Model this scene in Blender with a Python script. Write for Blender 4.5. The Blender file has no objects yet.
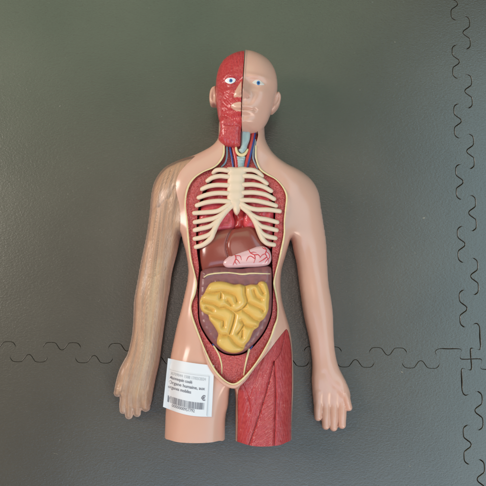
import bpy, math, random
import numpy as np
from math import radians, sin, cos, pi
random.seed(4); np.random.seed(4)
SC = bpy.context.scene
COL = SC.collection
# ------------------------------------------------------------------ camera
TILT = radians(7.0); DIST = 0.587; FPX = 587.0
cam_d = bpy.data.cameras.new('camera'); cam = bpy.data.objects.new('camera', cam_d); COL.objects.link(cam)
cam.location = (0, -DIST*sin(TILT), DIST*cos(TILT)); cam.rotation_euler = (TILT, 0, 0)
cam_d.sensor_width = 36; cam_d.lens = 36*FPX/486; cam_d.clip_start = .01; cam_d.clip_end = 50
SC.camera = cam
# ------------------------------------------------------------------ light
W = bpy.data.worlds.new('World'); SC.world = W; W.use_nodes = True
bg = W.node_tree.nodes['Background']; bg.inputs[0].default_value = (.72, .60, .52, 1); bg.inputs[1].default_value = .22
def area(name, loc, target, sx, sy, power, col):
    l = bpy.data.lights.new(name, 'AREA'); l.shape = 'RECTANGLE'; l.size = sx; l.size_y = sy; l.energy = power; l.color = col
    o = bpy.data.objects.new(name, l); COL.objects.link(o); o.location = loc
    from mathutils import Vector
    o.rotation_euler = (Vector(target)-Vector(loc)).to_track_quat('-Z', 'Y').to_euler()
    return o
# window at left, plus added unseen fills and sky-imitating panels; the middle overhead is dark where the photographer stands
area('window_light', (-1.65, .35, 1.1), (0, 0, 0), .45, .9, 28, (1, .87, .80))
area('warm_fill', (1.25, -1.65, 1.15), (0, 0, 0), .9, .8, 20, (1, .84, .72))  # unseen warm fill, added to brighten the figure and brown the mat
area('overhead_fill', (-.06, .12, 2.3), (0, 0, 0), .6, .7, 4, (1, .82, .72))  # weak fill from above, added; stands for no known lamp
area('right_sky_panel', (1.25, -.15, 1.5), (1.25, -.15, 0), 1.1, 2.2, 20, (.50, .84, 1))  # unseen panel facing down, added for bluish sheen on the mat's right
area('top_sky_panel', (-.45, 1.15, 1.5), (-.45, 1.15, 0), 1.9, .9, 6.5, (.58, 1, .66))  # unseen panel, added to tint the mat's top edge green
area('left_sky_panel', (-1.3, .55, 1.5), (-1.3, .55, 0), .8, 1.0, 2, (.66, 1, .60))  # faint unseen panel, added for greenish sheen at upper left
area('bottom_sky_panel', (.15, -1.05, 1.5), (.15, -1.05, 0), 1.5, .8, 10, (.42, .70, 1))  # unseen panel, added for blue sheen along the mat's lower edge
SC.view_settings.view_transform = 'Standard'; SC.view_settings.look = 'None'
SC.view_settings.exposure = 0; SC.view_settings.gamma = 1
# ------------------------------------------------------------------ projection helpers (photo pixel -> world, mm)
def P(u, v, z=0.0):
    u = np.asarray(u, float); v = np.asarray(v, float)
    dx = (u-243)/FPX; dy = -(v-243)/FPX
    d1 = sin(TILT)+dy*cos(TILT); d2 = -cos(TILT)+dy*sin(TILT)
    k = (DIST*1000*cos(TILT)-z)/-d2
    return np.stack([dx*k, -DIST*1000*sin(TILT)+d1*k], -1)
def W2(pts, z=None):
    a = np.array([p[:2] for p in pts], float)
    zz = np.array([(p[2] if len(p) > 2 else z) for p in pts], float)
    return P(a[:, 0], a[:, 1], zz)
def S(pts, zf):                       # pixels -> xyz on the surface zf
    a = np.array(pts, float); z = np.full(len(a), 45.0)
    for _ in range(8):
        q = P(a[:, 0], a[:, 1], z); z = zf(q[:, 0], q[:, 1])
    return np.column_stack([q, z])
def spline(p, n=6, closed=True):
    p = np.array(p, float); N = len(p); out = []
    for i in range(N if closed else N-1):
        if closed: a, b, c, d = p[i-1], p[i], p[(i+1) % N], p[(i+2) % N]
        else: a, b, c, d = p[max(i-1, 0)], p[i], p[i+1], p[min(i+2, N-1)]
        for k in range(n):
            t = k/n
            out.append(.5*((2*b)+(c-a)*t+(2*a-5*b+4*c-d)*t*t+(3*b-a-3*c+d)*t**3))
    if not closed: out.append(p[-1])
    return np.array(out)
def sdf(poly):                        # + inside
    A = np.asarray(poly); B = np.roll(A, -1, 0)
    def f(x, y):
        sh = np.shape(x); x = np.ravel(x); y = np.ravel(y); out = np.empty(len(x))
        for s in range(0, len(x), 20000):
            px = x[s:s+20000, None]; py = y[s:s+20000, None]
            ex, ey = (B-A).T; wx = px-A[:, 0]; wy = py-A[:, 1]
            t = np.clip((wx*ex+wy*ey)/(ex*ex+ey*ey+1e-12), 0, 1)
            d = np.sqrt(((wx-t*ex)**2+(wy-t*ey)**2).min(1))
            c = ((A[:, 1] > py) != (B[:, 1] > py))
            xi = A[:, 0]+(py-A[:, 1])*ex/np.where(ey == 0, 1e-12, ey)
            ins = ((c & (px < xi)).sum(1) % 2) == 1
            out[s:s+20000] = np.where(ins, d, -d)
        return out.reshape(sh)
    return f
def segd(x, y, line):                 # distance to open polyline, + fraction along it and signed side
    line = np.asarray(line); best = np.full(np.shape(x), 1e9); al = np.zeros(np.shape(x)); side = np.zeros(np.shape(x)); L = 0
    for a, b in zip(line[:-1], line[1:]):
        e = b-a; ln = math.hypot(*e)+1e-9
        t = np.clip(((x-a[0])*e[0]+(y-a[1])*e[1])/ln**2, 0, 1)
        qx = x-a[0]-t*e[0]; qy = y-a[1]-t*e[1]; d = np.hypot(qx, qy); m = d < best
        best = np.where(m, d, best); al = np.where(m, L+t*ln, al); side = np.where(m, np.sign(e[0]*qy-e[1]*qx), side); L += ln
    return best, al, side
class Field:
    def __init__(s, x0, y0, g, a): s.x0, s.y0, s.g, s.a = x0, y0, g, a
    def __call__(s, x, y):
        fx = (np.asarray(x)-s.x0)/s.g; fy = (np.asarray(y)-s.y0)/s.g
        ix = np.floor(fx).astype(int); iy = np.floor(fy).astype(int); tx = fx-ix; ty = fy-iy
        def w(t): return [(1-t)**3/6, (3*t**3-6*t*t+4)/6, (-3*t**3+3*t*t+3*t+1)/6, t**3/6]
        wx, wy = w(tx), w(ty); o = 0
        for j in range(4):
            for i in range(4):
                o = o+wx[i]*wy[j]*s.a[np.clip(iy+j-1, 0, s.a.shape[0]-1), np.clip(ix+i-1, 0, s.a.shape[1]-1)]
        return o
def inflate(sd, box, g=1.0, it=450):
    x0, x1, y0, y1 = box
    X, Y = np.meshgrid(np.arange(x0, x1, g), np.arange(y0, y1, g)); d = sd(X, Y); m = d > 0
    u = np.where(m, np.maximum(d, 0)*12, 0.0); w = 1.93
    par = (np.add.outer(np.arange(X.shape[0]), np.arange(X.shape[1])) % 2)
    ms = [m & (par == 0), m & (par == 1)]
    for _ in range(it):
        for q in ms:
            n = np.zeros_like(u); n[1:-1, 1:-1] = .25*(u[:-2, 1:-1]+u[2:, 1:-1]+u[1:-1, :-2]+u[1:-1, 2:]+g*g)
            u[q] += w*(n[q]-u[q])
    u = np.maximum(u, 0)
    ok = d > 2.2*g; G = np.where(ok, u/np.maximum(d, 1e-3), 0); wt = ok.astype(float)
    for _ in range(10):
        Gs = G*wt; a = Gs.copy(); b = wt.copy()
        for sh in ((0, 1), (0, -1), (1, 0), (-1, 0)): a += np.roll(Gs, sh, (0, 1)); b += np.roll(wt, sh, (0, 1))
        new = (wt == 0) & (b > 0); G[new] = a[new]/b[new]; wt[new] = 1
    Fu, FG = Field(x0, y0, g, u), Field(x0, y0, g, G)
    def r(x, y, dd=None):
        dd = sd(x, y) if dd is None else dd
        a = np.sqrt(2*np.maximum(Fu(x, y), 0)); b = np.sqrt(2*np.maximum(dd, 0)*np.maximum(FG(x, y), 0))
        t = np.clip((dd-2.5)/3.0, 0, 1); t = t*t*(3-2*t)
        return a*t+b*(1-t)
    return r
def sat(r, s, p=4): return r/(1+(r/s)**p)**(1/p)
def gs(x, y, c, sx, sy, rot=0):
    dx = x-c[0]; dy = y-c[1]
    if rot: dx, dy = dx*cos(rot)+dy*sin(rot), -dx*sin(rot)+dy*cos(rot)
    return np.exp(-.5*((dx/sx)**2+(dy/sy)**2))
def vnoise(x, y, s, seed=0):
    x = np.asarray(x, float); y = np.asarray(y, float)
    r = np.random.RandomState(seed); T = r.rand(64, 64)
    fx, fy = x/s+100, y/s+100; ix = np.floor(fx).astype(int); iy = np.floor(fy).astype(int)
    tx = fx-ix; ty = fy-iy; tx = tx*tx*(3-2*tx); ty = ty*ty*(3-2*ty)
    g = lambda a, b: T[b % 64, a % 64]
    return (g(ix, iy)*(1-tx)+g(ix+1, iy)*tx)*(1-ty)+(g(ix, iy+1)*(1-tx)+g(ix+1, iy+1)*tx)*ty-.5
# ------------------------------------------------------------------ materials
def new_mat(name):
    m = bpy.data.materials.new(name); m.use_nodes = True; nt = m.node_tree
    return m, nt, nt.nodes['Principled BSDF']
def N(nt, t, **k):
    n = nt.nodes.new(t)
    for a, b in k.items(): setattr(n, a, b)
    return n
def plastic(name, col, rough=.3, var=.08, nscale=60, bump=0.0, bscale=800, spec=.5, coat=0, sss=0, col2=None):
    if rough*.8 < .275 < rough*1.25: rough = .218
    m, nt, b = new_mat(name); L = nt.links
    tc = N(nt, 'ShaderNodeTexCoord')
    no = N(nt, 'ShaderNodeTexNoise'); no.inputs['Scale'].default_value = nscale; no.inputs['Detail'].default_value = 4
    L.new(tc.outputs['Object'], no.inputs['Vector'])
    cr = N(nt, 'ShaderNodeValToRGB'); cr.color_ramp.elements[0].position = .1; cr.color_ramp.elements[1].position = .9; cr.color_ramp.interpolation = 'EASE'
    c2 = col2 or tuple(min(1, c*(1+var)) for c in col); c1 = col if col2 else tuple(c*(1-var) for c in col)
    cr.color_ramp.elements[0].color = (*c1, 1); cr.color_ramp.elements[1].color = (*c2, 1)
    L.new(no.outputs['Fac'], cr.inputs['Fac']); L.new(cr.outputs['Color'], b.inputs['Base Color'])
    b.inputs['Roughness'].default_value = rough; b.inputs['Specular IOR Level'].default_value = spec
    b.inputs['Coat Weight'].default_value = coat; b.inputs['Coat Roughness'].default_value = .12
    if sss:
        b.inputs['Subsurface Weight'].default_value = sss; b.inputs['Subsurface Radius'].default_value = (1, .4, .25); b.inputs['Subsurface Scale'].default_value = .004
    rn = N(nt, 'ShaderNodeTexNoise'); rn.inputs['Scale'].default_value = 35; L.new(tc.outputs['Object'], rn.inputs['Vector'])
    mr = N(nt, 'ShaderNodeMapRange'); mr.inputs['To Min'].default_value = rough*.8; mr.inputs['To Max'].default_value = rough*1.25
    L.new(rn.outputs['Fac'], mr.inputs['Value']); L.new(mr.outputs['Result'], b.inputs['Roughness'])
    if bump:
        n2 = N(nt, 'ShaderNodeTexNoise'); n2.inputs['Scale'].default_value = bscale; n2.inputs['Detail'].default_value = 3
        L.new(tc.outputs['Object'], n2.inputs['Vector'])
        bp = N(nt, 'ShaderNodeBump'); bp.inputs['Strength'].default_value = bump; bp.inputs['Distance'].default_value = .0006
        L.new(n2.outputs['Fac'], bp.inputs['Height']); L.new(bp.outputs['Normal'], b.inputs['Normal'])
    return m
def fibre(name, c1, c2, ax=1.1, ay=.12, rough=.28, strength=.8, dist=.0006, spec=.5, cell=.0, pos=(.5, .98)):
    """muscle paint: attribute fib = (across, along) in mm"""
    m, nt, b = new_mat(name); L = nt.links
    at = N(nt, 'ShaderNodeAttribute', attribute_name='fib')
    mp = N(nt, 'ShaderNodeMapping'); mp.inputs['Scale'].default_value = (ax, ay, 1); L.new(at.outputs['Vector'], mp.inputs['Vector'])
    no = N(nt, 'ShaderNodeTexNoise'); no.inputs['Scale'].default_value = 1; no.inputs['Detail'].default_value = 3; no.inputs['Distortion'].default_value = .3
    L.new(mp.outputs['Vector'], no.inputs['Vector'])
    n2 = N(nt, 'ShaderNodeTexNoise'); n2.inputs['Scale'].default_value = .35; n2.inputs['Detail'].default_value = 2
    L.new(at.outputs['Vector'], n2.inputs['Vector'])
    ad = N(nt, 'ShaderNodeMath', operation='MULTIPLY_ADD'); ad.inputs[1].default_value = .5
    L.new(n2.outputs['Fac'], ad.inputs[0]); L.new(no.outputs['Fac'], ad.inputs[2])
    cr = N(nt, 'ShaderNodeValToRGB'); cr.color_ramp.elements[0].position = pos[0]; cr.color_ramp.elements[1].position = pos[1]
    cr.color_ramp.elements[0].color = (*c1, 1); cr.color_ramp.elements[1].color = (*c2, 1)
    L.new(ad.outputs[0], cr.inputs['Fac'])
    pa = N(nt, 'ShaderNodeAttribute', attribute_name='pale'); pm = N(nt, 'ShaderNodeMixRGB'); pm.inputs['Color2'].default_value = (.80, .62, .36, 1)
    L.new(pa.outputs['Fac'], pm.inputs['Fac']); L.new(cr.outputs['Color'], pm.inputs['Color1']); L.new(pm.outputs['Color'], b.inputs['Base Color'])
    bp = N(nt, 'ShaderNodeBump'); bp.inputs['Strength'].default_value = strength; bp.inputs['Distance'].default_value = dist
    L.new(ad.outputs[0], bp.inputs['Height']); L.new(bp.outputs['Normal'], b.inputs['Normal'])
    b.inputs['Roughness'].default_value = rough; b.inputs['Specular IOR Level'].default_value = spec
    return m
M = {}
M['skin'] = plastic('skin_plastic', (.68, .385, .29), .2, .03, 25, sss=.12, spec=.45)
M['skin_edge'] = plastic('pale_skin_edge', (.78, .62, .52), .35, .03, 60)
M['bone'] = plastic('bone_plastic', (.77, .585, .43), .42, .03, 60, spec=.35)
M['fat'] = plastic('cream_yellow_paint', (.74, .58, .32), .4, .1, 300, bump=.3, bscale=700)
M['muscle'] = fibre('red_muscle_paint', (.38, .026, .032), (.53, .075, .075), rough=.22, strength=1.0, dist=.0009)
M['face_muscle'] = fibre('red_face_muscle_paint', (.45, .036, .042), (.56, .08, .08), .9, .5, .18, .6, .0005)
M['lining'] = fibre('red_lining_paint', (.42, .034, .036), (.60, .12, .11), .8, .65, .18, 1.0, .0014)
M['neck_red'] = fibre('red_neck_paint', (.45, .05, .05), (.58, .11, .1), .9, .15, .3, .5, .0005)
M['lung'] = plastic('lung_plastic', (.62, .075, .09), .22, .12, 200, bump=.6, bscale=350, spec=.5)
M['dark'] = plastic('dark_red_cavity', (.34, .045, .045), .5, .1, 200)
M['liver'] = plastic('liver_plastic', (.27, .062, .045), .21, .08, 60, bump=.1, bscale=300, coat=.3)
M['stomach'] = plastic('stomach_plastic', (.72, .42, .42), .22, .05, 90, coat=.3, bump=.15, bscale=250)
M['vessel'] = plastic('red_vessel_paint', (.60, .03, .04), .3)
M['artery'] = plastic('artery_paint', (.50, .04, .04), .3)
M['vein'] = plastic('vein_paint', (.03, .05, .22), .3)
M['nerve'] = plastic('grey_blue_paint', (.24, .30, .36), .3)
M['purple'] = plastic('colon_plastic', (.25, .09, .09), .38, .1, 90, bump=.25, bscale=250, coat=.1)
M['yellow'] = plastic('small_intestine_plastic', (.72, .44, .11), .345, .05, 60, bump=.1, bscale=250, coat=.12)
M['cartilage'] = plastic('cartilage_paint', (.38, .47, .47), .3, .04)
M['eye_dull'] = plastic('dull_eye_paint', (.66, .58, .52), .25, .01)
M['eye_white'] = plastic('eye_white_paint', (.82, .82, .8), .2, .01)
M['iris'] = plastic('iris_blue_paint', (.04, .16, .42), .2, .3, 1500)
M['pupil'] = plastic('pupil_paint', (.01, .02, .06), .2, .1)
M['paper'] = plastic('label_paper', (.74, .74, .77), .5, .01, 60)
M['ink'] = plastic('black_ink', (.19, .18, .21), .6)
M['greyink'] = plastic('grey_ink', (.48, .48, .5), .6)
M['arm_muscle'] = fibre('tan_arm_muscle', (.41, .24, .145), (.55, .345, .215), .5, .05, .3, .5, .0006, pos=(.45, .95))
# clear plastic
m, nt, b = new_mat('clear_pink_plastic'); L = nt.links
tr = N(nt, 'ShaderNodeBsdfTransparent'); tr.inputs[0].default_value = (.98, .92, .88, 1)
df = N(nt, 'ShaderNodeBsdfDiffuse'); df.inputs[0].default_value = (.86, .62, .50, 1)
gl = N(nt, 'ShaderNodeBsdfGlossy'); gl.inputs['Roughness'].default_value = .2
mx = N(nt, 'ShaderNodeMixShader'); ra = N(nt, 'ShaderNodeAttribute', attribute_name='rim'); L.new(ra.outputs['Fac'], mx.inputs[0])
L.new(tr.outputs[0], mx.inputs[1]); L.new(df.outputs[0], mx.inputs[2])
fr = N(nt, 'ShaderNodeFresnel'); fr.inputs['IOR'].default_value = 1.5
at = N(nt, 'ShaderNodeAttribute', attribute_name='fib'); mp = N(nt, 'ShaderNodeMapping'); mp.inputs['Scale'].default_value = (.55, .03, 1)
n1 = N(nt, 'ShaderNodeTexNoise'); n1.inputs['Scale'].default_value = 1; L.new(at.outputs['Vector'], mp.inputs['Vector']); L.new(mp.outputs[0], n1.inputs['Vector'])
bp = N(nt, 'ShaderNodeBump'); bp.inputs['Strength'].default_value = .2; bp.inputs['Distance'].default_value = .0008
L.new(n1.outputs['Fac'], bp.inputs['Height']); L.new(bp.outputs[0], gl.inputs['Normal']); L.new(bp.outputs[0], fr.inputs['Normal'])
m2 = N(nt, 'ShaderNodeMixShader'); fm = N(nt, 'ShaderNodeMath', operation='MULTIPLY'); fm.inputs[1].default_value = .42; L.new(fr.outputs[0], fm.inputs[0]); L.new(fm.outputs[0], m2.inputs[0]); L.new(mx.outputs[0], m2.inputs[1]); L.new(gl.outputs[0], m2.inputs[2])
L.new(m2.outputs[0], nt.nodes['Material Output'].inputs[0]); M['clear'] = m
# foam mat
m, nt, b = new_mat('foam_mat'); L = nt.links
tc = N(nt, 'ShaderNodeTexCoord')
nb = N(nt, 'ShaderNodeTexNoise'); nb.inputs['Scale'].default_value = 9; nb.inputs['Detail'].default_value = 8; L.new(tc.outputs['Object'], nb.inputs['Vector'])
cr = N(nt, 'ShaderNodeValToRGB'); cr.color_ramp.elements[0].position = .3; cr.color_ramp.elements[1].position = .75
cr.color_ramp.elements[0].color = (.058, .049, .036, 1); cr.color_ramp.elements[1].color = (.083, .071, .053, 1)
L.new(nb.outputs['Fac'], cr.inputs['Fac'])
sp = N(nt, 'ShaderNodeTexNoise'); sp.inputs['Scale'].default_value = 150; sp.inputs['Detail'].default_value = 2; L.new(tc.outputs['Object'], sp.inputs['Vector'])
sr = N(nt, 'ShaderNodeValToRGB'); sr.color_ramp.elements[0].position = .76; sr.color_ramp.elements[1].position = .80
sr.color_ramp.elements[0].color = (0, 0, 0, 1); sr.color_ramp.elements[1].color = (.5, .5, .5, 1); L.new(sp.outputs['Fac'], sr.inputs['Fac'])
mi = N(nt, 'ShaderNodeMixRGB'); mi.inputs['Color2'].default_value = (.17, .17, .155, 1); L.new(sr.outputs['Color'], mi.inputs['Fac']); L.new(cr.outputs['Color'], mi.inputs['Color1'])
L.new(mi.outputs['Color'], b.inputs['Base Color'])
v1 = N(nt, 'ShaderNodeTexNoise'); v1.inputs['Scale'].default_value = 420; v1.inputs['Detail'].default_value = 2.5; v1.inputs['Distortion'].default_value = .8
mpp = N(nt, 'ShaderNodeMapping'); mpp.inputs['Rotation'].default_value = (0, 0, .5); mpp.inputs['Scale'].default_value = (1, 1.7, 1)
L.new(tc.outputs['Object'], mpp.inputs['Vector']); L.new(mpp.outputs[0], v1.inputs['Vector'])
v2 = N(nt, 'ShaderNodeTexNoise'); v2.inputs['Scale'].default_value = 90; v2.inputs['Detail'].default_value = 3; L.new(tc.outputs['Object'], v2.inputs['Vector'])
ma = N(nt, 'ShaderNodeMath', operation='MULTIPLY_ADD'); ma.inputs[1].default_value = .35; L.new(v2.outputs['Fac'], ma.inputs[0]); L.new(v1.outputs['Fac'], ma.inputs[2])
bp = N(nt, 'ShaderNodeBump'); bp.inputs['Strength'].default_value = .25; bp.inputs['Distance'].default_value = .0007
L.new(ma.outputs[0], bp.inputs['Height']); L.new(bp.outputs[0], b.inputs['Normal'])
b.inputs['Roughness'].default_value = .31; b.inputs['Specular IOR Level'].default_value = 1.0
M['mat'] = m
M['subfloor'] = plastic('dark_floor', (.015, .015, .015), .7)
# ------------------------------------------------------------------ mesh helpers
def mesh_obj(name, V, F, mat, parent=None, smooth=True, fib=None, sharp=55, mm=True, uv2=None):
    me = bpy.data.meshes.new(name); V = np.asarray(V, float)*(.001 if mm else 1)
    me.from_pydata(V.tolist(), [], [list(map(int, f)) for f in F] if not isinstance(F, list) else F); me.update()
    if smooth:
        me.polygons.foreach_set('use_smooth', [True]*len(me.polygons))
        try: me.set_sharp_from_angle(angle=radians(sharp))
        except Exception: pass
    if fib is not None:
        a = me.attributes.new('fib', 'FLOAT_VECTOR', 'POINT'); a.data.foreach_set('vector', np.asarray(fib, float).ravel())
    me.materials.append(mat)
    o = bpy.data.objects.new(name, me); COL.objects.link(o)
    if parent: o.parent = parent
    return o
def relief(name, sd, box, top, mat, parent, cell=.6, bot=None, skirt=3.0, fib=None, sharp=55):
    """solid whose plan is sd>0, upper face top(x,y), lower face bot(x,y) (or top-skirt)"""
    x0, x1, y0, y1 = box
    xs = np.arange(x0, x1+cell, cell); ys = np.arange(y0, y1+cell, cell); X, Y = np.meshgrid(xs, ys); d = sd(X, Y)
    gy, gx = np.gradient(d, cell); gn = np.hypot(gx, gy)+1e-9; T = .62*cell
    near = np.abs(d) < T
    Xs = np.where(near, X-d*gx/gn**2*np.minimum(1, gn), X); Ys = np.where(near, Y-d*gy/gn**2*np.minimum(1, gn), Y)
    keep = d > -T; idx = -np.ones(d.shape, int)
    a, b_, c, e = keep[:-1, :-1], keep[:-1, 1:], keep[1:, 1:], keep[1:, :-1]
    n = a.astype(int)+b_+c+e; r, q = np.nonzero(n >= 3)
    nx = d.shape[1]; I = lambda i, j: i*nx+j
    C = np.stack([I(r, q), I(r, q+1), I(r+1, q+1), I(r+1, q)], 1); K = keep.ravel()[C]
    inner = (d.ravel()[C] > T).any(1) | (n[r, q] == 4)
    used = np.unique(C[K]); mp_ = -np.ones(d.size, int); mp_[used] = np.arange(len(used))
    faces = []
    for cc, kk in zip(C.tolist(), K.tolist()):
        f = [int(mp_[k]) for k, g in zip(cc, kk) if g]; faces.append(f)
    x = Xs.ravel()[used]; y = Ys.ravel()[used]
    zt = top(x, y); zb = bot(x, y) if bot is not None else zt-skirt
    zb = np.minimum(zb, zt)
    cnt = {}
    for f in faces:
        for i in range(len(f)):
            e1 = (f[i], f[(i+1) % len(f)]); cnt[e1] = cnt.get(e1, 0)+1
    bd = [e1 for e1 in cnt if (e1[1], e1[0]) not in cnt]
    nV = len(x); merge = np.zeros(nV, bool)
    for p, q2 in bd:
        for k in (p, q2):
            if zt[k]-zb[k] < .05: merge[k] = True
    lo = np.arange(nV)+nV; lo[merge] = np.arange(nV)[merge]
    F = list(faces)
    for f in faces: F.append([int(lo[k]) for k in reversed(f)])
    for p, q2 in bd:
        ring = [q2, p]; 
        if lo[p] != p: ring.append(int(lo[p]))
        if lo[q2] != q2: ring.append(int(lo[q2]))
        if len(ring) > 2: F.append(ring)
    F = [f for f in F if len(set(f)) > 2]
    V = np.concatenate([np.stack([x, y, zt], 1), np.stack([x, y, zb], 1)])
    fb = None
    if fib is not None:
        ff = fib(x, y); fb = np.concatenate([ff, ff])
    o = mesh_obj(name, V, F, mat, parent, fib=fb, sharp=sharp)
    return o
def bbox(w, m=3): return (w[:, 0].min()-m, w[:, 0].max()+m, w[:, 1].min()-m, w[:, 1].max()+m)
def dome(sd, base, A, R, p=2.0):      # rounded-edge top over base
    def f(x, y):
        t = np.clip(sd(x, y)/R, 0, 1); return base(x, y)+A*(1-(1-t)**p)**(1/p)
    return f
def tube(name, pts, rad, mat, parent, seg=12, flat=1.0, n=5, spl=True):
    pts = np.array(pts, float)
    rad = np.array(rad if hasattr(rad, '__len__') else [rad]*len(pts), float)
    if spl:
        a = spline(np.column_stack([pts, rad]), n, closed=False); pts, rad = a[:, :3], a[:, 3]
    V = []; F = []
    T = np.gradient(pts, axis=0); T /= np.linalg.norm(T, axis=1)[:, None]+1e-9
    rings = []
    caps0 = [(-sin(a), cos(a)) for a in (pi/2*.97, pi*.33, pi*.17)]
    for k, (s, c) in enumerate(caps0): rings.append((pts[0]+T[0]*rad[0]*s, T[0], rad[0]*max(c, .05)))
    for p, t, r in zip(pts, T, rad): rings.append((p, t, r))
    for s, c in reversed(caps0): rings.append((pts[-1]-T[-1]*rad[-1]*s, T[-1], rad[-1]*max(c, .05)))
    up = np.array([0, 0, 1.0])
    for p, t, r in rings:
        a = np.cross(t, up); a /= np.linalg.norm(a)+1e-9; b2 = np.cross(a, t)
        for i in range(seg):
            w = 2*pi*i/seg; V.append(p+a*r*cos(w)+b2*r*flat*sin(w))
    R = len(rings)
    for j in range(R-1):
        for i in range(seg):
            k = (i+1) % seg; F.append([j*seg+i, j*seg+k, (j+1)*seg+k, (j+1)*seg+i])
    F.append(list(range(seg))[::-1]); F.append([(R-1)*seg+i for i in range(seg)])
    V = np.array(V)
    return mesh_obj(name, V, F, mat, parent, sharp=80, fib=np.column_stack([V[:, 0], V[:, 1], V[:, 2]]))
def inter(*f):
    def g(x, y):
        o = f[0](x, y)
        for k in f[1:]: o = np.minimum(o, k(x, y))
        return o
    return g
def neg(f, o=0.0): return lambda x, y: -f(x, y)-o
# ------------------------------------------------------------------ floor of interlocking foam mats
ANG = radians(-.9); CX, CY = P(471, 359, 0)
def arm_curve(far):                   # (s, n, gap) from the cross outwards, n + on the corner-plateau side
    pts = [(0, 0, .22), (9.8, 0, .22), (9.9, 4.5, 0), (9.9, 9.3, .16), (22, 9.5, .3), (31, 9.3, .16), (34.6, 6.5, .2), (33.0, 2.0, 0)]
    sg = -1; s0 = 30.8
    while s0 < far:
        for ds, h, gp in ((.2, 4.2, .03), (.6, 6.6, .22), (3.6, 9.3, .17), (10.8, 9.3, .16), (13.6, 6.6, .22), (16.0, 3.4, .2), (18.2, 2.4, .18), (20.4, 3.4, .2), (22.8, 6.6, .22),
                          (25.6, 9.3, .16), (32.8, 9.3, .17), (35.8, 6.6, .2), (36.2, 4.2, .03), (34.4, 1, 0)):
            pts.append((s0+ds, h*sg, gp))
        s0 += 31.9; sg = -sg
    pts.append((s0+10, 0, 0))
    return spline(pts, 5, closed=False)
DIRS = {'L': (-1, 0), 'U': (0, 1), 'R': (1, 0), 'D': (0, -1)}
def arm_world(k, far):
    c = arm_curve(far); d = np.array(DIRS[k]); n = np.array([d[1], -d[0]])
    q = c[:, :1]*d+c[:, 1:2]*n
    R = np.array([[cos(ANG), -sin(ANG)], [sin(ANG), cos(ANG)]]); return q@R.T+(CX, CY), c[:, 2]
FAR = 640
arms = {k: arm_world(k, FAR) for k in DIRS}; arms = {k: (a, g*(1.35 if k in 'UD' else .85)) for k, (a, g) in arms.items()}
def mat_tile(a, b, corner):
    A, ga = arms[a]; B, gb = arms[b]
    poly = np.concatenate([A[::-1], B[1:]]); g = np.concatenate([ga[::-1], gb[1:]])
    R = np.array([[cos(ANG), -sin(ANG)], [sin(ANG), cos(ANG)]])
    c = np.array(corner)*(FAR+45)@R.T+(CX, CY)
    poly = np.vstack([poly, c]); g = np.append(g, 0)
    ar = .5*np.sum(poly[:, 0]*np.roll(poly[:, 1], -1)-np.roll(poly[:, 0], -1)*poly[:, 1])
    if ar < 0: poly = poly[::-1]; g = g[::-1]
    t = np.roll(poly, -1, 0)-np.roll(poly, 1, 0); t /= np.linalg.norm(t, axis=1)[:, None]+1e-9
    inw = np.stack([-t[:, 1], t[:, 0]], 1)
    n = len(poly); r0 = poly+inw*g[:, None]; g = np.maximum(g, 0); k_ = np.clip(g/.2, 0, 1); wb = (.01+(.10+g)*k_)[:, None]
    V = np.vstack([np.column_stack([r0+inw*wb, np.zeros(n)]), np.column_stack([r0+inw*wb*.3, -.01-k_*.09-g*.3]), np.column_stack([r0, -.02-k_*.33-g]), np.column_stack([r0, np.full(n, -12)])])
    F = [list(range(n))]
    for k in range(3):
        for i in range(n):
            j = (i+1) % n; F.append([(k+1)*n+i, (k+1)*n+j, k*n+j, k*n+i])
    F.append([3*n+i for i in range(n)][::-1])
    o = mesh_obj('floor_mat', V, F, M['mat'], None, smooth=False); o['kind'] = 'structure'; return o
mat_tile('L', 'U', (-1, 1)); mat_tile('U', 'R', (1, 1)); mat_tile('R', 'D', (1, -1)); mat_tile('D', 'L', (-1, -1))
o = mesh_obj('floor', [(-3000, -3000, -12.5), (3000, -3000, -12.5), (3000, 3000, -12.5), (-3000, 3000, -12.5)], [[0, 1, 2, 3]], M['subfloor'], None, False); o['kind'] = 'structure'
# ------------------------------------------------------------------ the model's root
ROOT = bpy.data.objects.new('anatomical_model', None); COL.objects.link(ROOT); ROOT.location = (0, 0, 0); ROOT.empty_display_size = .05
ROOT['label'] = 'plastic human torso model with open chest and belly lying face up on grey foam mats'; ROOT['category'] = 'anatomical model'
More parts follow.
